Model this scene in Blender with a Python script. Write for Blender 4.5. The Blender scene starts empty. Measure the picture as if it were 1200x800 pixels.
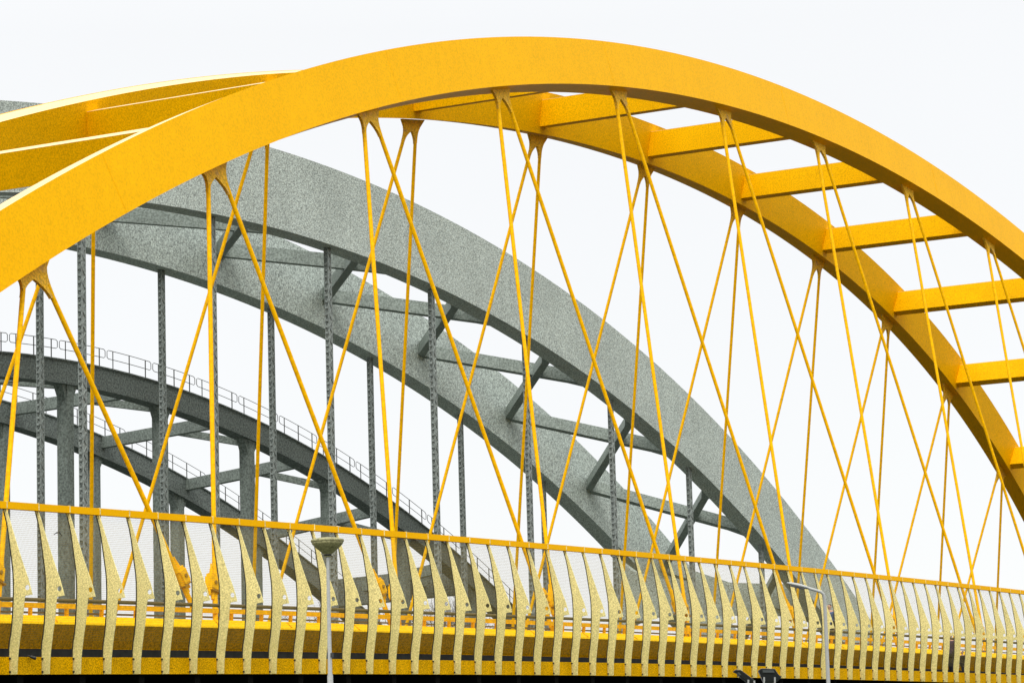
import bpy, math, random
from mathutils import Vector, Matrix
random.seed(7)
S = bpy.context.scene
COL = S.collection

# ------------------------------------------------------------------ camera data
CAMZ = 2.0
R_ = Vector((0.47907391, -0.87729058, -0.02914477))
U_ = Vector((-0.12109628, -0.09894131, 0.98769748))
F_ = Vector((0.86938132, 0.46965077, 0.15363683))
FPX = 3722.414

def ray(x, y):
    return F_ + R_ * ((x - 600) / FPX) - U_ * ((y - 400) / FPX)
def on_y(x, y, Y):
    d = ray(x, y); return d * (Y / d.y) + Vector((0, 0, CAMZ))
def at_depth(x, y, Z):
    return ray(x, y) * Z + Vector((0, 0, CAMZ))

# ------------------------------------------------------------------ helpers
class MB:
    def __init__(s): s.v = []; s.f = []; s.sm = []
    def add(s, vs, fs, smooth=False):
        o = len(s.v); s.v += [tuple(v) for v in vs]
        for f in fs: s.f.append(tuple(i + o for i in f)); s.sm.append(smooth)
    def obox(s, c, ax, ay, az, hx, hy, hz):
        c = Vector(c); ax = Vector(ax); ay = Vector(ay); az = Vector(az)
        vs = [c + ax * (hx * i) + ay * (hy * j) + az * (hz * k) for k in (-1, 1) for j in (-1, 1) for i in (-1, 1)]
        s.add(vs, [(0, 2, 3, 1), (4, 5, 7, 6), (0, 1, 5, 4), (2, 6, 7, 3), (0, 4, 6, 2), (1, 3, 7, 5)])
    def box(s, x0, x1, y0, y1, z0, z1):
        s.obox(((x0 + x1) / 2, (y0 + y1) / 2, (z0 + z1) / 2), (1, 0, 0), (0, 1, 0), (0, 0, 1), (x1 - x0) / 2, (y1 - y0) / 2, (z1 - z0) / 2)
    def bar(s, a, b, w, h, up=(0, 0, 1)):
        a = Vector(a); b = Vector(b); d = (b - a); L = d.length; d.normalize()
        sd = d.cross(Vector(up)).normalized(); u = sd.cross(d).normalized()
        s.obox((a + b) / 2, d, sd, u, L / 2, w / 2, h / 2)
    def tube(s, a, b, r0, r1=None, n=10, caps=True):
        s.path([a, b], [r0, r0 if r1 is None else r1], n, caps)
    def path(s, pts, rs, n=10, caps=True):
        pts = [Vector(p) for p in pts]
        if not hasattr(rs, '__len__'): rs = [rs] * len(pts)
        ring = []; ref = None
        for i, p in enumerate(pts):
            d = (pts[min(i + 1, len(pts) - 1)] - pts[max(i - 1, 0)]).normalized()
            if ref is None:
                ref = Vector((0, 1, 0)) if abs(d.y) < .9 else Vector((1, 0, 0))
            x = d.cross(ref).normalized(); y = x.cross(d).normalized(); ref = y
            ring.append([p + x * (rs[i] * math.cos(2 * math.pi * k / n)) + y * (rs[i] * math.sin(2 * math.pi * k / n)) for k in range(n)])
        vs = [v for r in ring for v in r]; fs = []
        for i in range(len(pts) - 1):
            for k in range(n):
                k2 = (k + 1) % n
                fs.append((i * n + k, i * n + k2, (i + 1) * n + k2, (i + 1) * n + k))
        s.add(vs, fs, True)
        if caps:
            s.add(ring[0], [tuple(range(n))]); s.add(ring[-1], [tuple(range(n - 1, -1, -1))])
    def lathe(s, c, prof, n=24, axis=(0, 0, 1)):
        c = Vector(c); az = Vector(axis).normalized()
        ax = az.orthogonal().normalized(); ay = az.cross(ax)
        vs = []; fs = []
        for r, z in prof:
            for k in range(n):
                t = 2 * math.pi * k / n
                vs.append(c + az * z + ax * (r * math.cos(t)) + ay * (r * math.sin(t)))
        for i in range(len(prof) - 1):
            for k in range(n):
                k2 = (k + 1) % n
                fs.append((i * n + k, i * n + k2, (i + 1) * n + k2, (i + 1) * n + k))
        s.add(vs, fs, True)
    def grid(s, rows, smooth=True):
        n = len(rows[0]); vs = [v for r in rows for v in r]; fs = []
        for i in range(len(rows) - 1):
            for k in range(n - 1):
                fs.append((i * n + k, i * n + k + 1, (i + 1) * n + k + 1, (i + 1) * n + k))
        s.add(vs, fs, smooth)
    def build(s, name, mat, parent=None, bevel=0):
        me = bpy.data.meshes.new(name); me.from_pydata(s.v, [], s.f)
        me.polygons.foreach_set('use_smooth', s.sm); me.update()
        me.materials.append(mat)
        o = bpy.data.objects.new(name, me); COL.objects.link(o)
        if parent is not None: o.parent = parent; o.matrix_parent_inverse = inv_of(parent)
        if bevel:
            m = o.modifiers.new('b', 'BEVEL'); m.width = bevel; m.segments = 2; m.limit_method = 'ANGLE'
        return o

LOC = {}
def inv_of(p):
    # vertices are in world metres; every parent is an unrotated, unscaled object
    return Matrix.Translation(-world_loc(p))
def world_loc(o):
    l = Vector((0, 0, 0)); 
    while o is not None:
        l += Vector(o.location) + (o.matrix_parent_inverse.to_translation() if o.parent else Vector((0, 0, 0)))
        o = o.parent
    return l
def thing(name, label, cat, loc, group=None):
    o = bpy.data.objects.new(name, None); COL.objects.link(o); o.location = loc; o.empty_display_size = .5
    o['label'] = label; o['category'] = cat
    if group: o['group'] = group
    return o
def tag(o, label, cat, group=None):
    o['label'] = label; o['category'] = cat
    if group: o['group'] = group
    return o

# ------------------------------------------------------------------ materials
def mat(name, col, rough=.5, spec=.5, grain=0, gscale=20, macro=0, mscale=.4, dark=None, metallic=0, streak=0, bump=0, coat=0, vary=0, low=None):
    m = bpy.data.materials.new(name); m.use_nodes = True
    N = m.node_tree.nodes; L = m.node_tree.links; b = N['Principled BSDF']
    b.inputs['Roughness'].default_value = rough; b.inputs['Metallic'].default_value = metallic
    b.inputs['Specular IOR Level'].default_value = spec
    if coat:
        b.inputs['Coat Weight'].default_value = coat; b.inputs['Coat Roughness'].default_value = .25
    geo = N.new('ShaderNodeNewGeometry'); POS = geo.outputs['Position']; cur = None
    rgb = N.new('ShaderNodeRGB'); rgb.outputs[0].default_value = (*col, 1); cur = rgb.outputs[0]
    def noise(scale, detail, rgh=.6, vec=None):
        n = N.new('ShaderNodeTexNoise'); n.inputs['Scale'].default_value = scale
        n.inputs['Detail'].default_value = detail; n.inputs['Roughness'].default_value = rgh
        L.new(vec or POS, n.inputs['Vector']); return n.outputs['Fac']
    def ramp(f, lo, hi, a=.3, c=.7):
        r = N.new('ShaderNodeMapRange'); r.inputs['From Min'].default_value = a; r.inputs['From Max'].default_value = c
        r.inputs['To Min'].default_value = lo; r.inputs['To Max'].default_value = hi; L.new(f, r.inputs['Value']); return r.outputs[0]
    def mul(c, f):
        x = N.new('ShaderNodeMix'); x.data_type = 'RGBA'; x.blend_type = 'MULTIPLY'; x.inputs['Factor'].default_value = 1
        L.new(c, x.inputs['A']); cc = N.new('ShaderNodeCombineColor')
        for i in range(3): L.new(f, cc.inputs[i])
        L.new(cc.outputs[0], x.inputs['B']); return x.outputs['Result']
    if macro:
        cur = mul(cur, ramp(noise(mscale, 4), 1 - macro, 1 + macro))
    if streak:
        mp = N.new('ShaderNodeMapping'); mp.inputs['Scale'].default_value = (3.0, 3.0, .25)
        L.new(POS, mp.inputs['Vector'])
        cur = mul(cur, ramp(noise(1.0, 5, .7, mp.outputs[0]), 1 - streak, 1 + streak * .4))
    if dark is not None:
        x = N.new('ShaderNodeMix'); x.data_type = 'RGBA'
        L.new(ramp(noise(dark[1], 6, .7), 0, 1, .52, .72), x.inputs['Factor']); L.new(cur, x.inputs['A'])
        x.inputs['B'].default_value = (*dark[0], 1); cur = x.outputs['Result']
    if grain:
        cur = mul(cur, ramp(noise(gscale, 1.5), 1 - grain, 1 + grain, .32, .68))
    if vary:
        oi = N.new('ShaderNodeObjectInfo'); cur = mul(cur, ramp(oi.outputs['Random'], 1 - vary, 1 + vary, 0, 1))
    if low is not None:      # grime gathering on the lower part of each fin
        sx = N.new('ShaderNodeSeparateXYZ'); t2 = N.new('ShaderNodeTexCoord'); L.new(t2.outputs['Object'], sx.inputs[0])
        h = ramp(sx.outputs['Z'], 1, 0, .2, 2.2)
        nf = ramp(noise(16, 4), .1, .75, .35, .65)
        ml = N.new('ShaderNodeMath'); ml.operation = 'MULTIPLY'; L.new(h, ml.inputs[0]); L.new(nf, ml.inputs[1])
        x = N.new('ShaderNodeMix'); x.data_type = 'RGBA'; L.new(ml.outputs[0], x.inputs['Factor']); L.new(cur, x.inputs['A'])
        x.inputs['B'].default_value = (*low, 1); cur = x.outputs['Result']
    L.new(cur, b.inputs['Base Color'])
    if bump:
        bn = N.new('ShaderNodeBump'); bn.inputs['Strength'].default_value = bump; bn.inputs['Distance'].default_value = .01
        L.new(noise(gscale, 2), bn.inputs['Height']); L.new(bn.outputs[0], b.inputs['Normal'])
    return m

YEL = (.86, .43, .0)
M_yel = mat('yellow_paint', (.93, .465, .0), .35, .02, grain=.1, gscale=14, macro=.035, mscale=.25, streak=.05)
M_yel_in = mat('yellow_paint_grainy', (.84, .44, .0), .55, .04, grain=.24, gscale=19, macro=.05, mscale=.5)  # slightly darker, grainier yellow than the near rib
M_beam = mat('yellow_paint_beam', (.88, .46, .0), .5, .05, grain=.2, gscale=19, macro=.07, mscale=.4)
M_hang = mat('yellow_paint_rods', (.92, .48, .0), .5, .06, grain=.14, gscale=9)
M_brk = mat('yellow_paint_brackets', (.85, .47, .02), .6, .1, grain=.3, gscale=14, dark=((.55, .33, .12), 2.5))
M_pin = mat('dark_yellow_pin', (.3, .16, .01), .5, .2)
M_rail = mat('yellow_paint_rail', (.98, .49, .0), .45, .02, grain=.05, gscale=20, macro=.03)
M_fas = mat('yellow_paint_fascia', (.70, .37, .0), .6, .03, grain=.42, gscale=26, macro=.12, mscale=1.3, streak=.15)
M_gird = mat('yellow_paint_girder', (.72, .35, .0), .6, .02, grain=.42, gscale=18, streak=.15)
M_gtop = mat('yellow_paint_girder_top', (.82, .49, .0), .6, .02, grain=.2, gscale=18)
M_fin = mat('cream_coated_steel', (.80, .70, .30), .65, .1, grain=.28, gscale=28, macro=.06, mscale=1.5, vary=.05, low=(.58, .53, .17))
M_mesh = mat('coated_wire', (.30, .22, .05), .6, .3)
M_top = mat('pale_highlight_top_face', (.86, .60, .27), .5, .2, grain=.05, gscale=12)  # paler base paints the blown-out highlight onto the upward faces
M_brace = mat('grey_paint_bracing', (.24, .275, .245), .7, .1, grain=.36, gscale=9, macro=.1, mscale=.4)
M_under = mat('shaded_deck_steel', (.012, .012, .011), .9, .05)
M_clamp = mat('dark_clamp_strip', (.03, .03, .025), .6, .3)
M_pipe = mat('weathered_steel_pipe', (.16, .12, .05), .45, .5, grain=.2, gscale=20)
M_dark = mat('dark_concrete_and_shade', (.03, .032, .028), .8, .2, grain=.2, gscale=6)
M_path = mat('path_asphalt', (.06, .06, .058), .9, .2, grain=.2, gscale=12)
M_grey = mat('grey_paint', (.43, .48, .435), .65, .12, grain=.55, gscale=12, macro=.08, mscale=.25, streak=.08)
M_greyh = mat('grey_paint_hangers', (.25, .28, .26), .6, .35, grain=.3, gscale=8)
M_grey2 = mat('dark_grey_paint', (.145, .165, .15), .7, .12, grain=.5, gscale=8, macro=.1, mscale=.3)
M_grey2b = mat('dark_grey_paint_posts', (.19, .22, .195), .7, .15, grain=.4, gscale=8, macro=.1, mscale=.3, streak=.15)
M_railg = mat('grey_railing_steel', (.07, .075, .07), .6, .3)
M_pole = mat('galvanised_pole', (.42, .43, .41), .45, .5, macro=.08, mscale=3, grain=.1, gscale=40)
M_bowl = mat('mossy_lamp_bowl', (.33, .31, .15), .55, .4, grain=.35, gscale=30, dark=((.09, .09, .04), 9.0))
M_black = mat('black_housing', (.012, .014, .014), .35, .5)
M_glass = mat('lamp_glass', (.09, .1, .1), .15, .5)
M_conc = mat('pier_concrete', (.3, .29, .27), .85, .2, grain=.15, gscale=6, macro=.12, streak=.25)
M_skin = mat('skin', (.55, .33, .24), .6, .3)
M_hair = mat('hair', (.03, .02, .015), .7, .3)
M_purple = mat('purple_jacket', (.045, .03, .07), .8, .2, grain=.2, gscale=30)
M_trous = mat('dark_trousers', (.02, .022, .03), .85, .2)
M_blue = mat('blue_jacket', (.03, .10, .26), .7, .3, macro=.2, mscale=6)
M_coat = mat('black_coat', (.02, .02, .022), .8, .2)
M_shoe = mat('shoes', (.02, .018, .016), .5, .4)
M_bark = mat('bark', (.05, .045, .04), .9, .1)
M_grass = mat('grass_ground', (.045, .055, .03), .95, .1, macro=.3, mscale=.1, grain=.3, gscale=4)
M_water = mat('canal_water', (.03, .04, .04), .08, .5)

# ------------------------------------------------------------------ yellow bridge geometry (fitted)
KF = 1.2
YF = 44.5632
def zfx(X):
    q = X / KF; return CAMZ + KF * (1.335750 + .04802741 * q - .00015838 * q * q)
X0 = 58.0515
H = 3.9339
def fx(i): return X0 + KF * i

KA = 2.823
UU = .7104
AC = dict(Xc=45.1363838, h=14.6477442, a=.00994524, b=.03071066, c=-.10432081, e=-.0145765, D=.620603, w=.3351467, Yn=15.7385888, t=.18765512, Yfa=24.2714503, cz=4.161856)
def za(X):
    x = X - AC['Xc']
    if abs(x) > 26.501:
        e = math.copysign(26.5, x); return za(AC['Xc'] + e) + zs(AC['Xc'] + e) * (x - e)
    return AC['h'] - AC['a'] * x**2 - AC['b'] * 1e-4 * x**4 - AC['e'] * 1e-7 * x**6 + AC['c'] * 1e-4 * x**3
def zs(X):
    x = max(min(X - AC['Xc'], 26.5), -26.5)
    return -2 * AC['a'] * x - 4e-4 * AC['b'] * x**3 - 6e-7 * AC['e'] * x**5 + 3e-4 * AC['c'] * x**2
def WA(X, Y, z):
    return Vector((KA * X, KA * Y, KA * (z - AC['cz']) + CAMZ))
def plane_y(side, z, off=0.):      # side 0 near, 1 far ; off 0..1 across the box
    return (AC['Yn'] + AC['t'] * z if side == 0 else AC['Yfa'] - AC['t'] * z) + off * AC['w']
def rib_pt(side, X, top, off):
    z = za(X); s = zs(X); n = math.sqrt(1 + s * s)
    zq = z + AC['D'] / n * top
    return (X - s / n * AC['D'] * top, plane_y(side, zq, off), zq + (AC['t'] if side else -AC['t']) * AC['w'] * off)

Y = thing('arch_bridge', 'bright yellow tied arch bridge with slanting yellow hanger rods, nearest of the three bridges', 'bridge', (KA * 45, 54, 8))
DXS = .36
Xs = [14.0 + i * DXS for i in range(0, 168)]
for side in (0, 1):
    m = MB()
    P = lambda X, top, off: WA(*rib_pt(side, X, top, off))
    m.grid([[P(X, 0, 0), P(X, 1, 0)] for X in Xs]); m.grid([[P(X, 1, 1), P(X, 0, 1)] for X in Xs])
    m.grid([[P(X, 0, 1), P(X, 0, 0)] for X in Xs])
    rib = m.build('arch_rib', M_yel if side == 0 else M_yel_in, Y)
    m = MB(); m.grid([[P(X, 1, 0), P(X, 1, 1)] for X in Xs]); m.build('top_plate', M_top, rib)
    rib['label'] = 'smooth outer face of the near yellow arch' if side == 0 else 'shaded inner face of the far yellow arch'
    # flange lip along the top edge away from the viewer
    m = MB()
    for X in (Xs[:-1] if side else []):
        a = WA(*rib_pt(side, X, 1, 1)); b = WA(*rib_pt(side, X + DXS, 1, 1))
        m.bar(a + Vector((0, -.02, -.012)), b + Vector((0, -.02, -.012)), .03, .04)
    if side: m.build('flange_lip', M_yel, rib)
    # welded splice lines round the box
    for k in range(7):
        m = MB(); X = 24.9 + k * 6.1
        for (t0, t1, o0, o1) in ((0, 1, -.004, -.004), (0, 0, 0, 1)):
            a = WA(*rib_pt(side, X, t0, o0)); b = WA(*rib_pt(side, X, t1, o1))
            m.tube(a, b, .003, n=4, caps=False)
        m.build('weld_seam', M_yel, rib)

# cross beams between the ribs
for k in range(-4, 9):
    Xb = 37.46 + 3.585 * k
    s = zs(Xb); n = math.sqrt(1 + s * s); tv = Vector((1, 0, s)) / n; nv = Vector((-s, 0, 1)) / n
    hgt = .39; lo = .10; dep = .213
    c = Vector((Xb, 0, za(Xb))) + nv * (lo + hgt / 2)
    zc = c.z
    y0 = plane_y(0, zc, 1) - .1; y1 = plane_y(1, zc, 0) + .1
    m = MB()
    m.obox(WA(c.x, (y0 + y1) / 2, zc), tv, (0, 1, 0), nv, KA * dep / 2, KA * (y1 - y0) / 2, KA * hgt / 2)
    cb = m.build('cross_beam', M_beam, Y, bevel=.012)
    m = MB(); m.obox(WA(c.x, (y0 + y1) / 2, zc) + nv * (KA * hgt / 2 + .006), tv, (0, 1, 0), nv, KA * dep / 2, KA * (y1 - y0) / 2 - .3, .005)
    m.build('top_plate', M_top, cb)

# hanger nodes: (node X in arch units, near-vertical slope, inclined slope)
nearH = [(19.85, .47, -.66), (23.4, .375, -.512), (26.9, .277, -.38), (30.43, .228, -.327), (33.96, .189, -.294), (37.54, .169, -.27), (41.12, .165, -.263), (44.69, .152, -.255), (48.33, .163, -.248), (51.93, .194, -.25), (55.5, .21, -.255), (59.0, .24, -.27)]
farH = [(26.85, -.27, .35), (30.40, -.231, .298), (33.98, -.199, .257), (37.61, -.171, .255), (41.2, -.162, .245), (44.82, -.156, .25), (48.36, -.154, .247), (51.94, -.150, .271), (55.44, -.182, .293), (58.96, -.21, .331), (62.46, -.239, .397), (66., -.27, .47)]

def in_plane(side, X, z):          # world point in the hanger plane of one rib
    return WA(X, plane_y(side, z, .5), z)
def zdeck_unit(X, side, h):        # unit z where the plane meets deck profile + h
    Xw = KA * X; return (zfx(Xw) + h - CAMZ) / KA + AC['cz']

def make_bracket(side, X, sA, sB, dirn):
    # flat flared plate: two curved roots growing out of the underside of the rib
    m = MB(); th = .10
    s = zs(X)
    e = .14 * UU
    xa = X - dirn * e; xb = X + dirn * e
    def rodx(x0, sl, dz): return x0 - sl * dz        # dz below arch (unit, positive down)
    dA = .42; dB = .42
    rr = .036 * UU
    pts = []
    lft, rgt = ((xa, sA), (xb, sB)) if dirn > 0 else ((xb, sB), (xa, sA))
    W = .30 * UU
    def zarch(x): return za(x) + .02
    outl = []
    # left outer curve (down)
    steps = 7
    for i in range(steps + 1):
        t = i / steps; dz = .42 * UU * t
        x = rodx(lft[0], lft[1], dz) - rr - (W - rr - .02 * UU) * (1 - t) ** 3
        outl.append((x, zarch(x) - dz if i == 0 else za(lft[0]) - dz + (za(x) - za(lft[0])) * (1 - t)))
    # inner arch up
    for i in range(steps, -1, -1):
        t = i / steps; dz = (.20 + .22 * t) * UU
        x = rodx(lft[0], lft[1], dz) + rr + max(0, (X - rodx(lft[0], lft[1], .2 * UU) - rr)) * (1 - t) ** 2 * .98
        outl.append((x, za(X) - dz))
    for i in range(0, steps + 1):
        t = i / steps; dz = (.20 + .22 * t) * UU
        x = rodx(rgt[0], rgt[1], dz) - rr - max(0, (rodx(rgt[0], rgt[1], .2 * UU) - rr - X)) * (1 - t) ** 2 * .98
        outl.append((x, za(X) - dz))
    for i in range(steps, -1, -1):
        t = i / steps; dz = .42 * UU * t
        x = rodx(rgt[0], rgt[1], dz) + rr + (W - rr - .02 * UU) * (1 - t) ** 3
        outl.append((x, zarch(x) if i == 0 else za(rgt[0]) - dz + (za(x) - za(rgt[0])) * (1 - t)))
    n = len(outl)
    A = [in_plane(side, x, z) + Vector((0, -th / 2, 0)) for x, z in outl]
    B = [in_plane(side, x, z) + Vector((0, th / 2, 0)) for x, z in outl]
    fs = []
    # strips: left leg, right leg triangulated via quads between opposite outline points
    q = steps + 1
    for base, o in ((0, 0), (2 * q, 2 * q)):
        for i in range(steps):
            a0 = base + i; a1 = base + i + 1
            b0 = base + 2 * q - 1 - i; b1 = base + 2 * q - 2 - i
            fs.append((a0, a1, b1, b0))
    # fill above the inner arch
    fs.append((0, q * 2 - 1, q * 2, 4 * q - 1))
    fsb = [tuple(reversed([i + n for i in f])) for f in fs]
    side_f = [(i, i + n, (i + 1) % n + n, (i + 1) % n) for i in range(n)]
    m.add(A + B, fs + fsb + side_f)
    return m

def hanger(side, x0, sl, zoff, fx_=1):
    r = .066
    z1 = za(x0) - .30 * UU
    xt = x0 - sl * .30 * UU
    # bottom where it meets the girder
    x = xt; zb = z1
    for _ in range(20):
        zb = zdeck_unit(x, side, 1.25); x = xt - sl * (z1 - zb)
    top = in_plane(side, xt, z1); bot = in_plane(side, x, zb)
    m = MB(); m.path([top, top.lerp(bot, .5), bot], [r * 1.05, r, r], 12)
    h = m.build('hanger_rod', M_hang, Y)
    # anchor with its adjusting cylinder
    d = (top - bot).normalized()
    za_ = zdeck_unit(x, side, zoff); t = (zdeck_unit(x, side, zoff) - zb) * KA / d.z
    p = bot + d * t
    sgn = -1 if side == 0 else 1
    m = MB()
    xs = Vector((1, 0, 0)); sd = (xs - d * xs.dot(d)).normalized(); yy = d.cross(sd)
    q = fx_
    m.obox(p + sd * .13 * q, sd, yy, d, .16, .12, .18)
    m.obox(p + sd * .15 * q + d * .215, sd, yy, d, .12, .09, .05)
    m.obox(p + sd * .15 * q - d * .2, sd, yy, d, .13, .10, .03)
    m.tube(p + sd * .16 * q + d * .2, p + sd * .16 * q + d * .42, .07, .045, 10)
    m.tube(p + sd * .16 * q + d * .42, p + sd * .16 * q + d * .58, .035, .022, 10)
    m.tube(p + sd * .1 * q - d * .2, p + sd * .1 * q - d * .46, .07, .05, 12)
    m.tube(p + sd * .24 * q - d * .2, p + sd * .24 * q - d * .38, .05, .035, 10)
    m.tube(p, bot, .075, .075, 12)
    m.tube(p + d * .17, p + d * .4, .09, .068, 12)
    dm = m.build('anchor_damper', M_hang, h)
    m = MB(); m.tube(p + sd * .13 * q - yy * .16, p + sd * .13 * q + yy * .16, .055, n=10); m.obox(p + sd * .06 * q - d * .235, sd, yy, d, .17, .13, .018)
    m.build('pin_plate', M_pin, dm)

for X, sA, sB in nearH:
    make_bracket(0, X, sA, sB, 1).build('hanger_bracket', M_brk, Y)
    hanger(0, X - .1, sA, 2.62, -1); hanger(0, X + .1, sB, 2.72, 1)
for X, sC, sD in farH:
    make_bracket(1, X, sC, sD, -1).build('hanger_bracket', M_brk, Y)
    hanger(1, X + .1, sC, 2.5, 1); hanger(1, X - .1, sD, 2.55, -1)

# deck, path, girder
XA, XB = KA * 11, KA * 76
nx = [XA + (XB - XA) * i / 90 for i in range(91)]
def sweep(prof, name, m_, parent, xs=nx, closed=True, y0=YF):
    m = MB(); n = len(prof)
    for k in range(n if closed else n - 1):
        (ya, ha), (yb, hb) = prof[k], prof[(k + 1) % n]
        m.grid([[Vector((x, y0 + ya, zfx(x) + ha)), Vector((x, y0 + yb, zfx(x) + hb))] for x in xs])
    return m.build(name, m_, parent)
GY = 3.0
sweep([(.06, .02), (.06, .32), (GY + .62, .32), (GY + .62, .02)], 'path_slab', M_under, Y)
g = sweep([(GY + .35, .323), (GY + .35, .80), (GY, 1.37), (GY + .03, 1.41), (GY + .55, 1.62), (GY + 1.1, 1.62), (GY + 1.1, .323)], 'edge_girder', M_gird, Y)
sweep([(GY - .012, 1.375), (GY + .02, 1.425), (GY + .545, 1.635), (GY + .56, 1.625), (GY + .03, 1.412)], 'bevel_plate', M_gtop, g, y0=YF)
sweep([(GY + .34, .33), (GY + .34, .79), (GY + .345, .79), (GY + .345, .33)], 'painted_shade_strip', M_dark, g)  # dark strip that paints in the shade below the girder nose
# bevel plate gusset marks
for k in range(24):
    x = fx(-4.1 + 3 * k); m = MB()
    m.bar((x, YF + GY + .02, zfx(x) + 1.44), (x + .5, YF + GY + .5, zfx(x) + 1.632), .03, .02)
    m.build('gusset_strip', M_gird, g)
sweep([(GY + 1.12, .35), (GY + 1.12, 1.55), (25.5, 1.55), (25.5, .35)], 'road_deck', M_dark, Y)
sweep([(25.51, .2), (25.51, 1.7), (26.2, 1.7), (26.2, .2)], 'far_edge_girder', M_gird, Y)
# cross girders under the deck
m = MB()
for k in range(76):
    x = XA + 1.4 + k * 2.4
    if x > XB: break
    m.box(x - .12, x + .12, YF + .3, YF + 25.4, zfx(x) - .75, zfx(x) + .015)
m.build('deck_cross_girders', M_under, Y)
# guard rail standing on the girder
gr = sweep([(GY + .62, 1.82), (GY + .62, 1.95), (GY + .68, 1.95), (GY + .68, 1.82)], 'guard_rail', M_hang, Y)
sweep([(GY + .8, 1.70), (GY + .8, 1.745), (GY + .845, 1.745), (GY + .845, 1.70)], 'lower_rail', M_pipe, gr)
for k in range(60):
    x = fx(-14) + 1.5 * k
    m = MB(); z = zfx(x)
    m.bar((x, YF + GY + .72, z + 1.59), (x - .06, YF + GY + .66, z + 1.85), .09, .07, up=(1, 0, 0))
    m.build('post', M_hang, gr)
# fascia panels between the fins
IR = range(-14, 64)
for i in IR:
    x0, x1 = fx(i) + .012, fx(i + 1) - .012
    m = MB()
    for (a, b) in ((x0, x1),):
        za0, zb0 = zfx(a), zfx(b)
        vs = [(a, YF - .02, za0), (b, YF - .02, zb0), (b, YF - .02, zb0 + .40), (a, YF - .02, za0 + .40),
              (a, YF + .04, za0), (b, YF + .04, zb0), (b, YF + .04, zb0 + .40), (a, YF + .04, za0 + .40)]
        m.add(vs, [(0, 1, 2, 3), (5, 4, 7, 6), (3, 2, 6, 7), (0, 4, 5, 1), (0, 3, 7, 4), (1, 5, 6, 2)])
    m.build('fascia_panel', M_fas, Y)
# piers
for x in (KA * 20, KA * 70.5):
    for y in (YF + 4.5, YF + 21.5):
        m = MB(); m.lathe((x, y, 0), [(1.5, 0), (1.4, zfx(x) - 1.3), (1.9, zfx(x) - .75), (0, zfx(x) - .75)], 28)
        m.build('pier', M_conc, Y)

# ------------------------------------------------------------------ fence of curved fins
FN = thing('fence', 'tall curved fence of cream fins, wire mesh and yellow top rail along the yellow bridge', 'fence', (fx(28), YF, zfx(fx(28))))
inner = [(.14, 3.80), (.021, 3.405), (-.075, 2.754), (-.14, 2.312), (-.146, 1.846), (-.13, 1.536), (-.09, 1.016), (-.016, .672), (-.004, .3), (0, 0)]
outer = [(.07, 3.80), (-.159, 3.129), (-.373, 2.53), (-.531, 2.141), (-.64, 1.775), (-.456, 1.762), (-.425, 1.72), (-.375, 1.23), (-.305, .857), (-.235, .369), (-.215, 0)]
HC = (-.505, 1.94); HR = .062
def smooth_poly(pts, it=1):
    for _ in range(it):
        q = [pts[0]]
        for a, b in zip(pts[:-1], pts[1:]):
            q += [(a[0] * .75 + b[0] * .25, a[1] * .75 + b[1] * .25), (a[0] * .25 + b[0] * .75, a[1] * .25 + b[1] * .75)]
        pts = q + [pts[-1]]
    return pts
inn = smooth_poly(inner); out = smooth_poly(outer[:4]) + outer[4:5] + smooth_poly(outer[5:])
# plate mesh with a real hole, made once by triangulating outline + hole
import bmesh
def fin_mesh():
    bm = bmesh.new()
    loop = [(y, z) for y, z in out] + [(y, z) for y, z in reversed(inn)]
    vs = [bm.verts.new((0, y, z)) for y, z in loop]
    es = [bm.edges.new((vs[i], vs[(i + 1) % len(vs)])) for i in range(len(vs))]
    hv = [bm.verts.new((0, HC[0] + HR * math.cos(2 * math.pi * k / 16), HC[1] + HR * math.sin(2 * math.pi * k / 16))) for k in range(16)]
    es += [bm.edges.new((hv[i], hv[(i + 1) % 16])) for i in range(16)]
    bmesh.ops.triangle_fill(bm, edges=es, use_beauty=True)
    faces = list(bm.faces)
    r = bmesh.ops.extrude_face_region(bm, geom=faces)
    for v in [g for g in r['geom'] if isinstance(g, bmesh.types.BMVert)]: v.co.x += .022
    bmesh.ops.recalc_face_normals(bm, faces=bm.faces)
    me = bpy.data.meshes.new('fin'); bm.to_mesh(me); bm.free(); me.materials.append(M_fin)
    return me
FM = fin_mesh()
mb = MB()
for (ya, za_0), (yb, zb_0) in zip(inn[:-1], inn[1:]):
    mb.bar((-.004, ya + .010, za_0), (-.004, yb + .010, zb_0), .03, .018, up=(0, 1, 0))
clamp0 = mb.build('mesh_clamp', M_clamp, None); CM = clamp0.data; bpy.data.objects.remove(clamp0)
mb = MB()
for h, y in ((.36, -.16), (.06, -.16)):
    mb.tube((-.03, y + .12, h), (.0, y + .12, h), .022, n=6)
b0 = mb.build('bolt', M_clamp, None); BM = b0.data; bpy.data.objects.remove(b0)
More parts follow.
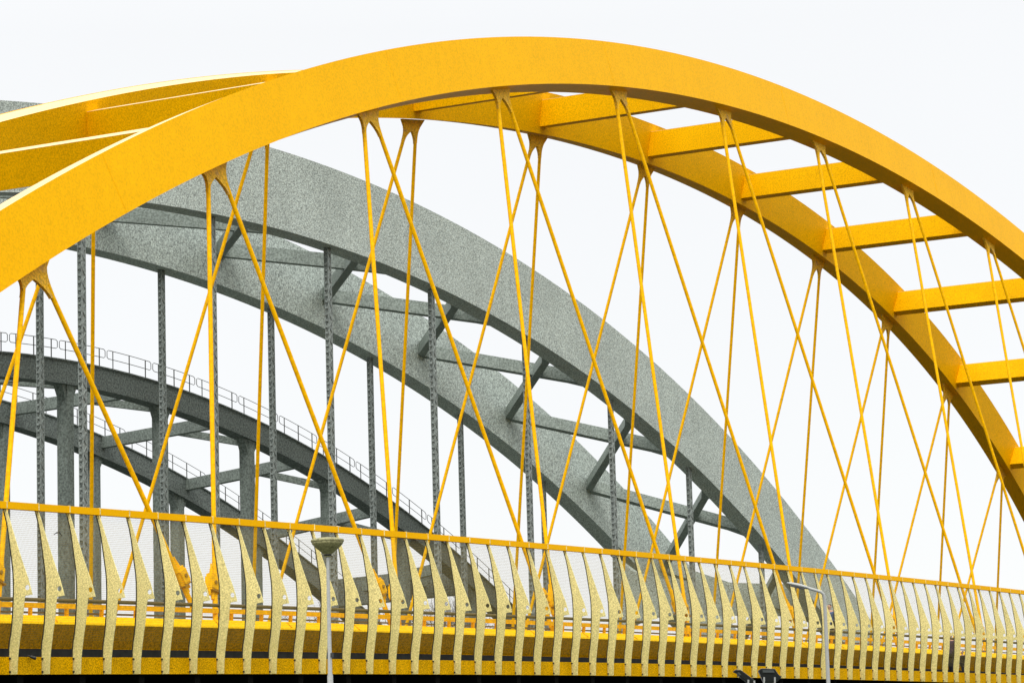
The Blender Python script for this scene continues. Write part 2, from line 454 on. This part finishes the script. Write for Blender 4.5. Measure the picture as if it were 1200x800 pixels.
for i in IR:
    x = fx(i); z = zfx(x)
    o = bpy.data.objects.new('fin', FM); COL.objects.link(o); o.location = (x + random.uniform(-.008, .008), YF, z); o.rotation_euler = (random.uniform(-.003, .003), random.uniform(-.003, .003), random.uniform(-.02, .02)); o.scale = (1, 1.03 - .0026 * max(0, i), 1)
    o.parent = FN; o.matrix_parent_inverse = inv_of(FN)
    for nm, me in (('mesh_clamp', CM), ('bolt', BM)):
        c = bpy.data.objects.new(nm, me); COL.objects.link(c); c.parent = o
    x1 = fx(i + 1)
    m = MB()
    a = Vector((x + .006, YF + .10, z + 3.86)); b = Vector((x1 - .006, YF + .10, zfx(x1) + 3.86))
    m.bar(a, b, .12, .165)
    m.build('top_rail', M_rail, FN)
    m = MB(); m.tube((x - .03, YF + .10, z + 3.77), (x - .03, YF + .1, z + 3.71), .012, n=6)
    m.box(x - .014, x + .014, YF + .03, YF + .17, z + 3.79, z + 3.952)
    m.build('rail_joint', M_fin, FN)
    # wire mesh of this bay
    m = MB(); SP = .05; wr = .0023
    prof = [p for p in inn if p[1] > .5]
    def prof_y(h):
        for (ya, ha), (yb, hb) in zip(inn[:-1], inn[1:]):
            if hb <= h <= ha: t = (h - hb) / (ha - hb + 1e-9); return yb + (ya - yb) * t
        return inn[0][0]
    hs = [.62, .8, 1.0, 1.5, 1.9, 2.3, 2.7, 3.1, 3.4, 3.77]
    k = 0; xx = x + .03
    while xx < x1 - .01:
        f = (xx - x) / KF; zz = zfx(xx)
        row = [[(xx - wr * 1.35, YF + prof_y(h) + .012, zz + h), (xx + wr * 1.35, YF + prof_y(h) + .012, zz + h)] for h in hs]
        m.grid(row, False); xx += SP
    h = .80
    while h < 3.77:
        y = YF + prof_y(h) + .014
        m.add([(x, y, z + h - .0021), (x1, y, zfx(x1) + h - .0021), (x1, y, zfx(x1) + h + .0021), (x, y, z + h + .0021)], [(0, 1, 2, 3)])
        h += SP * .9
    m.build('wire_mesh', M_mesh, FN)
m = MB(); pts = [Vector((x, YF - .05, zfx(x) + 1.71)) for x in [fx(-14) + 1.2 * k for k in range(78)]]
m.path(pts, .045, 10); m.build('hand_rail', M_pipe, FN)

# ------------------------------------------------------------------ grey arch bridge (middle)
K2 = 2.3
G2 = dict(Xc=63.7919108, h=18.7199007, a=.0069360437, b=.0052503479, c=-.037178043, D=1.95316674, w=.564248, Yn=40.5, Yfa=45.4874304, X2=60.88514852, s2=5.11698249)
def z2(X):
    x = X - G2['Xc']; return G2['h'] - G2['a'] * x * x - G2['b'] * 1e-4 * x**4 + G2['c'] * 1e-4 * x**3
def s2(X):
    x = X - G2['Xc']; return -2 * G2['a'] * x - 4e-4 * G2['b'] * x**3 + 3e-4 * G2['c'] * x * x
def W2(X, Y, z): return Vector((K2 * X, K2 * Y, K2 * (z - AC['cz']) + CAMZ))
def st2(k): return G2['X2'] + G2['s2'] * k
B2 = thing('arch_bridge', 'pale grey steel arch bridge with latticed hangers and crossed bracing, behind the yellow bridge', 'bridge', W2(68, 43, 4))
Xs2 = [23.5 + .7 * i for i in range(0, 112)]
for y0 in (G2['Yn'], G2['Yfa']):
    m = MB()
    def P(X, top, off):
        z = z2(X); s = s2(X); n = math.sqrt(1 + s * s)
        return W2(X - top * s / n * G2['D'], y0 + off * G2['w'], z + top * G2['D'] / n)
    m.grid([[P(X, 0, 0), P(X, 1, 0)] for X in Xs2]); m.grid([[P(X, 1, 1), P(X, 0, 1)] for X in Xs2])
    m.grid([[P(X, 1, 0), P(X, 1, 1)] for X in Xs2]); m.grid([[P(X, 0, 1), P(X, 0, 0)] for X in Xs2])
    rib = m.build('arch_rib', M_grey, B2)
def brace2(XF, XN, name='bracing_strut'):
    def c(X, y, lift):
        s = s2(X); n = math.sqrt(1 + s * s)
        return W2(X - s / n * lift, y, z2(X) + lift / n)
    a = c(XF, G2['Yfa'] + .05, 1.0 if False else .95); b = c(XN, G2['Yn'] + G2['w'] - .05, .30)
    s = s2((XF + XN) / 2); up = Vector((-s, 0, 1)).normalized()
    m = MB(); m.bar(a, b, .5, .82, up=up)
    # gusset flare at the near end
    d = (b - a).normalized()
    sd = d.cross(up).normalized(); u2 = sd.cross(d)
    e0 = b - d * 1.3; vs = []
    for p, w in ((e0, .255), (b, .5)):
        for j in (-1, 1):
            for kk in (-1, 1): vs.append(p + sd * (w * j) + u2 * (.414 * kk))
    m.add(vs, [(0, 1, 3, 2), (4, 6, 7, 5), (0, 4, 5, 1), (2, 3, 7, 6), (0, 2, 6, 4), (1, 5, 7, 3)])
    m.build(name, M_brace, B2)
for k in range(-4, 8):
    brace2(st2(k + .45), st2(k + .45 + .30 + .035 * max(0, k - 1)))
    brace2(st2(k + .45), st2(k - 1 + .36))
def lattice(x, y, zt, zb):
    m = MB(); a, b = .15, .11
    # four corner angles
    for sx in (-1, 1):
        for sy in (-1, 1):
            m.box(x + sx * a - .03, x + sx * a + .03, y + sy * b - .03, y + sy * b + .03, zb, zt)
    m.box(x - a + .01, x + a - .01, y - b + .01, y + b - .01, zb, zt)
    z = zb; sg = 1; st = .36
    while z < zt - st:
        for yy in (-b - .035, b + .035):
            m.bar((x - sg * a, y + yy * .8, z), (x + sg * a, y + yy * .8, z + st), .02, .07, up=(0, 1, 0))
        for xx in (-a - .035, a + .035):
            m.bar((x + xx, y - sg * b, z), (x + xx, y + sg * b, z + st), .014, .05, up=(1, 0, 0))
            m.box(x + xx * 1.18 - .02, x + xx * 1.18 + .02, y - .09, y + .09, z - .06, z + .06)
        z += st; sg = -sg
    return m
ZD2 = W2(0, 0, 4.0 + AC['cz']).z
for k in range(-5, 8):
    X = st2(k); 
    for y in (G2['Yn'] + G2['w'] / 2, G2['Yfa'] + G2['w'] / 2):
        p = W2(X, y, z2(X))
        if p.z > ZD2 + 1.5: lattice(p.x, p.y, p.z + .3, ZD2 + .2).build('lattice_hanger', M_greyh, B2)
# portal beam where the arches come down
m = MB()
Yi0, Yi1 = G2['Yn'] + G2['w'], G2['Yfa']
NP = 16; rows = []
for i in range(NP + 1):
    t = i / NP; X = 97.6 + (91.1 - 97.6) * t; Yu = Yi0 + (Yi1 - Yi0) * t
    fil = .55 * (abs(2 * t - 1)) ** 6
    ztop = 12.02 + .2 * t + fil; zbot = 11.05 - fil * 1.2
    dx = .18
    rows.append([W2(X - dx, Yu, zbot), W2(X - dx, Yu, ztop), W2(X + dx, Yu, ztop), W2(X + dx, Yu, zbot), W2(X - dx, Yu, zbot)])
m.grid(rows, False); m.build('portal_beam', M_grey, B2)
m = MB(); m.box(K2 * 20, K2 * 108, K2 * 40.3, K2 * 46.2, ZD2 - 1.6, ZD2); m.build('road_deck', M_grey2, B2)
for x in (K2 * 30, K2 * 99):
    m = MB(); m.box(x - 1.6, x + 1.6, K2 * 40.4, K2 * 46.1, 0, ZD2 - 1.61); m.build('pier', M_conc, B2)

# ------------------------------------------------------------------ farthest bridge: dark arch with walkway railing
K3 = 2.8
G3 = dict(Xc=54.66346343, h=13.92148974, a=.012175756, b=-.0079911376, D=.48796381, w=.3, Yn=40.0, Yfa=44.3686267, X2=54.28155946, s2=3.49063695)
def z3(X):
    x = X - G3['Xc']; return G3['h'] - G3['a'] * x * x - G3['b'] * 1e-4 * x**4
def s3(X):
    x = X - G3['Xc']; return -2 * G3['a'] * x - 4e-4 * G3['b'] * x**3
def W3(X, Y, z): return Vector((K3 * X, K3 * Y, K3 * (z - AC['cz']) + CAMZ))
def st3(k): return G3['X2'] + G3['s2'] * k
B3 = thing('arch_bridge', 'low dark grey arch bridge with railings along its arch, farthest of three bridges', 'bridge', W3(60, 42, 4))
ZD3 = W3(0, 0, 4.0 + AC['cz']).z
Xs3 = [27 + .6 * i for i in range(0, 92)]
def off3(X, y, n_):
    s = s3(X); n = math.sqrt(1 + s * s); return W3(X - s / n * n_, y, z3(X) + n_ / n)
for y0 in (G3['Yn'], G3['Yfa']):
    m = MB()
    def boxs(ya, yb, na, nb):
        m.grid([[off3(X, ya, na), off3(X, ya, nb)] for X in Xs3]); m.grid([[off3(X, yb, nb), off3(X, yb, na)] for X in Xs3])
        m.grid([[off3(X, ya, nb), off3(X, yb, nb)] for X in Xs3]); m.grid([[off3(X, yb, na), off3(X, ya, na)] for X in Xs3])
    boxs(y0, y0 + G3['w'], 0, G3['D'])
    boxs(y0 - .04, y0 + G3['w'] + .04, -.03, .02)
    boxs(y0 - .03, y0 + G3['w'] + .03, G3['D'] - .02, G3['D'] + .01)
    rib = m.build('arch_rib', M_grey2, B3)
    # walkway railing in sections of three posts
    nsec = 26; L0 = 44.0; sl = G3['s2'] / 2 * .97
    for q in range(nsec):
        xa = st3(-3) + sl * q - .02; xb = xa + sl - .07
        if xb > 82: break
        m = MB(); y = y0 + .04
        n0 = G3['D'] + .01; hh = .42 - 0
        def rp(x, h): 
            p = off3(x, y, n0); return p + Vector((0, 0, h))
        for t in (.13, .5, .87):
            x = xa + (xb - xa) * t; m.tube(rp(x, 0), rp(x, 1.12), .035 if t != .13 else .03, n=6)
        xm = [xa + .05 + (xb - xa - .1) * j / 4 for j in range(5)]
        top = [rp(x, 1.12) for x in xm]; mid = [rp(x, .6) for x in xm]
        e0 = [rp(xa, .68), rp(xa, 1.04)]; e1 = [rp(xb, 1.04), rp(xb, .68)]
        m.path([mid[0]] + e0 + top + e1 + list(reversed(mid)), .022, 6)
        m.build('railing_section', M_railg, rib)
    # hanging columns
    for k in range(-4, 8):
        X = st3(k); p = W3(X, y0 + G3['w'] / 2, z3(X))
        if p.z < ZD3 + 1.5: continue
        m = MB(); m.box(p.x - .32, p.x + .32, p.y - .38, p.y + .38, ZD3 - .2, p.z + .4)
        for sg in (-1, 1):     # haunch plates at the head
            vs = [(p.x + sg * .32, p.y - .3, p.z - 1.0), (p.x + sg * .32, p.y + .3, p.z - 1.0), (p.x + sg * .9, p.y - .3, p.z + .15 + sg * .9 * s3(X)), (p.x + sg * .9, p.y + .3, p.z + .15 + sg * .9 * s3(X)), (p.x + sg * .32, p.y - .3, p.z + .3), (p.x + sg * .32, p.y + .3, p.z + .3)]
            m.add(vs, [(0, 1, 3, 2), (2, 3, 5, 4), (0, 2, 4), (1, 5, 3), (0, 4, 5, 1)])
        m.build('column', M_grey2b, B3)
for k in range(-3, 7):
    if z3(st3(k)) < 8.6: continue
    a = off3(st3(k + .05), G3['Yfa'], .42) - Vector((0, 0, .2)); b = off3(st3(k - .34), G3['Yn'] + G3['w'], .12)
    m = MB(); m.bar(a, b, .5, .75); m.build('cross_strut', M_grey2b, B3)
    c = a.lerp(b, .62); d = off3(st3(k + .12), G3['Yn'] + G3['w'], .02)
    m = MB(); m.bar(c, d, .4, .45); m.build('diagonal_strut', M_grey2b, B3)
    # knee from the far column
    e = off3(st3(k + .02), G3['Yfa'] + .1, .1) - Vector((0, 0, 2.6)); 
pa = on_y(396, 695, K3 * 44.3); pb = Vector((pa.x - 1.0, K3 * 40.3, pa.z + .2))
m = MB(); m.bar(pa, pb, 1.0, 2.0); m.build('portal_beam', M_grey2, B3)
m = MB(); m.box(K3 * 26, K3 * 98, K3 * 39.8, K3 * 44.8, ZD3 - 1.6, ZD3 - .1); m.build('road_deck', M_grey2, B3)
for x in (K3 * 32, K3 * 77):
    m = MB(); m.box(x - 1.8, x + 1.8, K3 * 39.9, K3 * 44.7, 0, ZD3 - 1.61); m.build('pier', M_conc, B3)

# ------------------------------------------------------------------ street lamps, floodlights
Zl = 50; p = at_depth(384, 650, Zl); s = Zl / FPX
L1 = thing('street_lamp', 'post-top street lamp with a mossy round bowl on a pale pole', 'street lamp', (p.x, p.y, 0))
m = MB(); m.path([(p.x, p.y, 0), (p.x, p.y, 1.2), (p.x, p.y, 1.25), (p.x, p.y, p.z - 1.9), (p.x, p.y, p.z - 1.85), (p.x, p.y, p.z)], [.07, .07, .052, .046, .034, .026], 16)
m.build('pole', M_pole, L1)
hz = lambda px: px * s
m = MB(); m.lathe((p.x, p.y, p.z), [(.045, -.03), (.055, 0), (.06, .012), (.085, .03), (.13, .07), (.19, .12), (.235, .165), (.25, .19), (.25, .205), (.242, .21)], 36)
m.build('bowl', M_bowl, L1)
m = MB(); m.lathe((p.x, p.y, p.z), [(.258, .208), (.262, .216), (.262, .235), (.25, .25), (.16, .268), (.0, .275)], 36)
m.build('lid', M_bowl, L1)
m = MB(); m.lathe((p.x, p.y, p.z), [(.0, -.012), (.06, -.012), (.064, 0), (.06, .014), (0, .014)], 24); m.build('collar', M_black, L1)
m = MB(); q = at_depth(386, 768, Zl); m.box(p.x - .05, p.x + .03, p.y - .055, p.y - .045, q.z - .04, q.z + .03); m.build('number_plate', M_black, L1)

Zc = 82; pt = at_depth(966.5, 706, Zc); bx, by = pt.x, pt.y
L2 = thing('street_lamp', 'street lamp with a flat grey head on a bent arm', 'street lamp', (bx, by, 0))
e1 = at_depth(957, 691.5, Zc); e0 = at_depth(945, 688, Zc); ec = at_depth(965, 696, Zc)
m = MB(); m.path([(bx, by, 0), (bx, by, pt.z - 3), pt, ec, at_depth(962, 693, Zc), e1, e0], [.085, .055, .045, .042, .04, .038, .035], 14); m.build('pole', M_pole, L2)
h0 = at_depth(947, 688.5, Zc); h1 = at_depth(922, 682.5, Zc)
m = MB(); d = (h1 - h0); L = d.length; dn = d.normalized(); sd = dn.cross(Vector((0, 0, 1))).normalized(); un = sd.cross(dn)
rows = []
for i in range(11):
    t = i / 10; w = .13 * math.sin(math.pi * min(1, .12 + t * .86)) ** .6; hh = .055 * math.sin(math.pi * min(1, .12 + .86 * t)) ** .5
    rows.append([h0 + d * t + sd * (w * math.cos(a)) + un * (hh * math.sin(a)) for a in [2 * math.pi * k / 16 for k in range(17)]])
m.grid(rows); m.add(rows[0][:-1], [tuple(range(16))]); m.add(rows[-1][:-1], [tuple(range(16))]); m.build('lamp_head', M_pole, L2)
m = MB(); c = h0 + d * .5 - un * .052; m.obox(c, dn, sd, un, L * .3, .08, .012); m.build('lens', M_glass, L2)

Zq = 60
fp = at_depth(888, 812, Zq)
FP = thing('floodlight_mast', 'short crossbar mast holding two black floodlights below the yellow bridge', 'mast', (fp.x, fp.y, 0))
m = MB(); m.tube((fp.x, fp.y, 0), fp, .07, .06, 14); m.build('pole', M_pole, FP)
m = MB(); m.bar(at_depth(872, 808, Zq), at_depth(914, 808, Zq), .06, .06); m.build('crossbar', M_pole, FP)
def flood(label, quad, thick, stems, glasspts):
    c = at_depth(*quad[0], Zq)
    o = thing('floodlight', label, 'floodlight', tuple(at_depth(quad[2][0], 806, Zq)))
    m = MB(); A = [at_depth(x, y, Zq) for x, y in quad]; B = [at_depth(x, y, Zq) + Vector((F_.x, F_.y, 0)) * thick for x, y in quad]
    n = len(A)
    m.add(A + B, [tuple(range(n)), tuple(range(2 * n - 1, n - 1, -1))] + [(i, i + n, (i + 1) % n + n, (i + 1) % n) for i in range(n)])
    m.build('housing', M_black, o, bevel=.012)
    m = MB(); 
    A = [at_depth(x, y, Zq - .02) for x, y in glasspts]; B = [a + Vector((F_.x, F_.y, 0)) * .01 for a in A]; n = len(A)
    m.add(A + B, [tuple(range(n)), tuple(range(2 * n - 1, n - 1, -1))] + [(i, i + n, (i + 1) % n + n, (i + 1) % n) for i in range(n)]); m.build('lens', M_glass, o)
    m = MB()
    for (a, b) in stems: m.tube(at_depth(*a, Zq - .05), at_depth(*b, Zq - .05), .018, n=8)
    m.build('yoke', M_pole, o)
flood('black floodlight seen from the side, tilted down to the left', [(859.5, 786), (862, 784), (868, 784.2), (876, 790), (884, 796), (883, 799), (876, 799), (868, 793), (864, 788)], .3, [((884, 797), (884, 808)), ((877, 796), (877, 808))], [(864, 787.5), (866, 787), (868.5, 790), (867, 791)])
flood('black floodlight facing forward, right one of the pair under the bridge', [(892, 782.5), (908, 783), (912, 789), (916, 793), (910, 799), (895, 799), (892, 792), (889, 785)], .25, [((895.5, 793), (895.5, 808)), ((908, 793), (908, 808))], [(893.5, 784.5), (906.5, 784.8), (908, 787.5), (894, 787.5)])

# ------------------------------------------------------------------ people
def person(label, loc, heading, top_m, cat='person', height=1.72, stride=.2, group=None, bent=.1):
    o = thing('person', label, cat, loc)
    k = height / 1.75; rot = Matrix.Rotation(heading, 4, 'Z')
    def tr(p): v = rot @ Vector(p); return (loc[0] + v.x * k, loc[1] + v.y * k, loc[2] + v.z * k)
    def skin(name, pts, edges, rad, m_, parent, root=0, sub=2):
        me = bpy.data.meshes.new(name); me.from_pydata([tr(q) for q in pts], edges, []); me.materials.append(m_)
        ob = bpy.data.objects.new(name, me); COL.objects.link(ob)
        ob.parent = parent; ob.matrix_parent_inverse = inv_of(parent)
        md = ob.modifiers.new('s', 'SKIN'); md.use_smooth_shade = True
        for i, r in enumerate(rad):
            sv = me.skin_vertices[0].data[i]; r_ = r if hasattr(r, '__len__') else (r, r)
            sv.radius = (r_[0] * k, r_[1] * k); sv.use_root = (i == root)
        ob.modifiers.new('d', 'SUBSURF').levels = sub; ob.modifiers['d'].render_levels = sub
        return ob
    f = stride
    # body: +x forward
    P = [(0, 0, .95), (0, 0, 1.12), (.01, 0, 1.3), (.01, 0, 1.43), (.02, 0, 1.5), (.03, 0, 1.56), (.035, 0, 1.64), (.03, 0, 1.72),
         (0, .1, .92), (f * .5, .1, .5), (f * .9, .1, .09), (f * .9 + .13, .1, .04),
         (0, -.1, .92), (-f * .1, -.1, .5), (-f * .9, -.1, .1), (-f * .9 + .13, -.1, .04),
         (0, .19, 1.4), (-.04, .24, 1.14), (.04, .24, .90), (.06, .235, .82),
         (0, -.19, 1.4), (.04, -.24, 1.14), (.14, -.24, .92), (.17, -.235, .84)]
    E = [(0, 1), (1, 2), (2, 3), (3, 4), (4, 5), (5, 6), (6, 7), (0, 8), (8, 9), (9, 10), (10, 11), (0, 12), (12, 13), (13, 14), (14, 15),
         (3, 16), (16, 17), (17, 18), (18, 19), (3, 20), (20, 21), (21, 22), (22, 23)]
    Rr = [(.12, .15), (.11, .14), (.12, .16), (.09, .12), .05, .055, .09, .06,
          .09, .062, .042, .035, .09, .062, .042, .035, .065, .05, .036, .028, .065, .05, .036, .028]
    b = skin('body', P, E, Rr, M_skin, o)
    # hands with fingers
    for sg, w in ((1, (.06, .235, .82)), (-1, (.17, -.235, .84))):
        pts = [w, (w[0] + .01, w[1], w[2] - .06)]; ed = [(0, 1)]; rd = [.024, .03]
        for j, (dx, ln) in enumerate(((.028, .075), (.01, .085), (-.008, .08), (-.026, .065))):
            a = len(pts); pts += [(w[0] + .01 + dx, w[1], w[2] - .09), (w[0] + .015 + dx, w[1] - sg * .012, w[2] - .09 - ln * .55), (w[0] + .015 + dx, w[1] - sg * .03, w[2] - .09 - ln)]
            ed += [(1, a), (a, a + 1), (a + 1, a + 2)]; rd += [.01, .009, .008]
        a = len(pts); pts += [(w[0] + .045, w[1] - sg * .01, w[2] - .05), (w[0] + .055, w[1] - sg * .02, w[2] - .09)]; ed += [(0, a), (a, a + 1)]; rd += [.011, .009]
        skin('hand', pts, ed, rd, M_skin, o, sub=1)
    # trousers, shoes, jacket
    skin('trousers', P[0:1] + P[8:11] + P[12:15], [(0, 1), (1, 2), (2, 3), (0, 4), (4, 5), (5, 6)], [(.135, .165), .105, .08, .065, .105, .08, .065], M_trous, o)
    skin('jacket', [(0, 0, .86)] + P[0:4] + [(.015, 0, 1.48)] + P[16:19] + P[20:23], [(0, 1), (1, 2), (2, 3), (3, 4), (4, 5), (4, 6), (6, 7), (7, 8), (4, 9), (9, 10), (10, 11)],
         [(.15, .18), (.15, .18), (.135, .17), (.145, .19), (.115, .15), .07, .085, .068, .052, .085, .068, .052], top_m, o)
    for q in (P[10], P[14]):
        skin('shoe', [(q[0] - .03, q[1], .045), (q[0] + .07, q[1], .045), (q[0] + .18, q[1], .035)], [(0, 1), (1, 2)], [.045, .05, .035], M_shoe, o, sub=1)
    skin('hair', [(-.02, 0, 1.6), (-.01, 0, 1.68), (.03, 0, 1.73)], [(0, 1), (1, 2)], [.07, .088, .075], M_hair, o)
    m = MB(); m.lathe(tr((.13, 0, 1.635)), [(0, -.02), (.016, -.014), (.012, .01), (0, .03)], 8); m.build('nose', M_skin, b)
    for sg in (-1, 1):
        m = MB(); m.lathe(tr((.112, sg * .032, 1.665)), [(0, -.008), (.009, 0), (0, .008)], 8); m.build('eye', M_hair, b)
        m = MB(); m.lathe(tr((.03, sg * .092, 1.64)), [(0, -.03), (.016, -.01), (.018, .015), (0, .03)], 8); m.build('ear', M_skin, b)
    m = MB(); m.bar(tr((.118, -.022, 1.60)), tr((.118, .022, 1.60)), .012, .008); m.build('mouth', M_hair, b)
    return o
p = on_y(1116, 785, YF + 1.3); person('person in a dark purple jacket and dark trousers walking behind the fence fins', (p.x, p.y, zfx(p.x) + .32), math.pi, M_purple, height=1.78)
p = on_y(1129, 785, YF + 1.7); person('small child in black clothes, mostly hidden by the fence, right of the purple jacket', (p.x, p.y, zfx(p.x) + .32), math.pi * .8, M_coat, height=1.12)
p = on_y(973, 735, YF + 4.6); person('person in a blue jacket crossing the bridge beside the bent arm street lamp', (p.x, p.y, zfx(p.x) + 1.555), math.pi, M_blue, height=1.75)

# ------------------------------------------------------------------ twig, cable end
p = on_y(66, 624, YF - .1)
m = MB(); m.path([p + Vector((-.12, -.02, -.05)), p + Vector((-.03, -.03, .0)), p + Vector((.08, -.03, .01)), p + Vector((.2, -.02, -.06))], [.008, .014, .012, .005], 6)
m.path([p + Vector((.08, -.03, .01)), p + Vector((.12, -.03, .06))], [.008, .003], 5)
tag(m.build('twig', M_bark), 'small dark twig caught in the wire mesh near the left edge', 'twig')
p = on_y(37, 769, YF - .1)
m = MB(); m.path([p + Vector((-.14, 0, .02)), p + Vector((0, -.02, -.02)), p + Vector((.1, -.02, -.03))], [.012, .03, .045], 8)
m.tube(p + Vector((.06, -.02, -.02)), p + Vector((.06, .06, .03)), .02, n=6)
tag(m.build('cable_end', M_black), 'short black cable end poking over the yellow fascia at left', 'cable')

# ------------------------------------------------------------------ bare trees far behind
def tree(label, px, py, Z, seed):
    rnd = random.Random(seed); top = at_depth(px, py, Z); hgt = top.z; base = Vector((top.x, top.y, 0))
    o = thing('bare_tree', label, 'tree', base, 'bare trees beyond the bridges')
    m = MB(); m.path([base, base + Vector((.2, 0, hgt * .35)), base + Vector((0, .2, hgt * .6))], [.45, .33, .2], 10); m.build('trunk', M_bark, o)
    m = MB()
    def br(p, d, L, r, lv):
        q = p + d * L; m.path([p, p.lerp(q, .5) + Vector((rnd.uniform(-.1, .1), rnd.uniform(-.1, .1), .05)) * L * .5, q], [r, r * .8, r * .55], 4, False)
        if lv == 0: return
        for _ in range(4 if lv > 1 else 5):
            nd = (d + Vector((rnd.uniform(-.8, .8), rnd.uniform(-.8, .8), rnd.uniform(-.2, .7)))).normalized()
            br(p.lerp(q, rnd.uniform(.45, 1)), nd, L * rnd.uniform(.55, .75), r * .5, lv - 1)
    for j in range(9):
        a = rnd.uniform(0, 6.28); h0 = hgt * rnd.uniform(.32, .6)
        br(base + Vector((.1, .1, h0)), Vector((math.cos(a) * .6, math.sin(a) * .6, .8)).normalized(), hgt * .2, .14, 4)
    m.build('crown', M_bark, o)
tree('bare tree with fine twigs, left of the first anchor block right of the bowl lamp', 424, 668, 330, 3)
tree('bare tree with fine twigs, right of the second pair of hanger anchors', 512, 672, 350, 5)

# ------------------------------------------------------------------ ground and water
m = MB(); m.add([(-3000, -3000, 0), (3000, -3000, 0), (3000, 3000, 0), (-3000, 3000, 0)], [(0, 1, 2, 3)])
g = m.build('ground', M_grass); g['kind'] = 'structure'
m = MB(); m.add([(62, -1500, .004), (196, -1500, .004), (196, 1500, .004), (62, 1500, .004)], [(0, 1, 2, 3)])
g = m.build('water', M_water); g['kind'] = 'structure'

# ------------------------------------------------------------------ world: overcast sky
W = bpy.data.worlds.new('World'); S.world = W; W.use_nodes = True
N = W.node_tree.nodes; L = W.node_tree.links
SUN_EL, SUN_AZ = math.radians(48), math.radians(205)   # azimuth measured from +X, counter-clockwise
sky = N.new('ShaderNodeTexSky'); sky.sky_type = 'NISHITA'; sky.sun_disc = False
sky.sun_elevation = SUN_EL; sky.sun_rotation = math.radians(90) - SUN_AZ
bg1 = N['Background']; L.new(sky.outputs[0], bg1.inputs[0]); bg1.inputs[1].default_value = .012
tc = N.new('ShaderNodeTexCoord'); sep = N.new('ShaderNodeSeparateXYZ'); L.new(tc.outputs['Generated'], sep.inputs[0])
mr = N.new('ShaderNodeMapRange'); mr.inputs['From Min'].default_value = .25; mr.inputs['From Max'].default_value = 1
mr.inputs['To Min'].default_value = .91; mr.inputs['To Max'].default_value = 2.1; L.new(sep.outputs['Z'], mr.inputs['Value'])
ns = N.new('ShaderNodeTexNoise'); ns.inputs['Scale'].default_value = 3; ns.inputs['Detail'].default_value = 3; L.new(tc.outputs['Generated'], ns.inputs['Vector'])
mn = N.new('ShaderNodeMapRange'); mn.inputs['To Min'].default_value = .96; mn.inputs['To Max'].default_value = 1.04; L.new(ns.outputs['Fac'], mn.inputs['Value'])
mm = N.new('ShaderNodeMath'); mm.operation = 'MULTIPLY'; L.new(mr.outputs[0], mm.inputs[0]); L.new(mn.outputs[0], mm.inputs[1])
bg2 = N.new('ShaderNodeBackground'); bg2.inputs[0].default_value = (.997, 1, 1, 1); L.new(mm.outputs[0], bg2.inputs[1])
ad = N.new('ShaderNodeAddShader'); L.new(bg1.outputs[0], ad.inputs[0]); L.new(bg2.outputs[0], ad.inputs[1]); L.new(ad.outputs[0], N['World Output'].inputs[0])
sl = bpy.data.lights.new('Sun', 'SUN'); sl.energy = 1.65; sl.angle = math.radians(25); sl.color = (1, .97, .92)
so = bpy.data.objects.new('Sun', sl); COL.objects.link(so)
sd = Vector((math.cos(SUN_AZ) * math.cos(SUN_EL), math.sin(SUN_AZ) * math.cos(SUN_EL), math.sin(SUN_EL)))
so.rotation_euler = sd.to_track_quat('Z', 'Y').to_euler(); so.location = (0, 0, 60)

# ------------------------------------------------------------------ camera
cd = bpy.data.cameras.new('Camera'); co = bpy.data.objects.new('Camera', cd); COL.objects.link(co)
cd.sensor_width = 36; cd.lens = FPX / 1200 * 36; cd.clip_end = 5000; cd.clip_start = .5
co.matrix_world = Matrix(((R_.x, U_.x, -F_.x, 0), (R_.y, U_.y, -F_.y, 0), (R_.z, U_.z, -F_.z, CAMZ), (0, 0, 0, 1)))
S.camera = co
S.view_settings.view_transform = 'Standard'; S.view_settings.look = 'None'; S.view_settings.exposure = 0
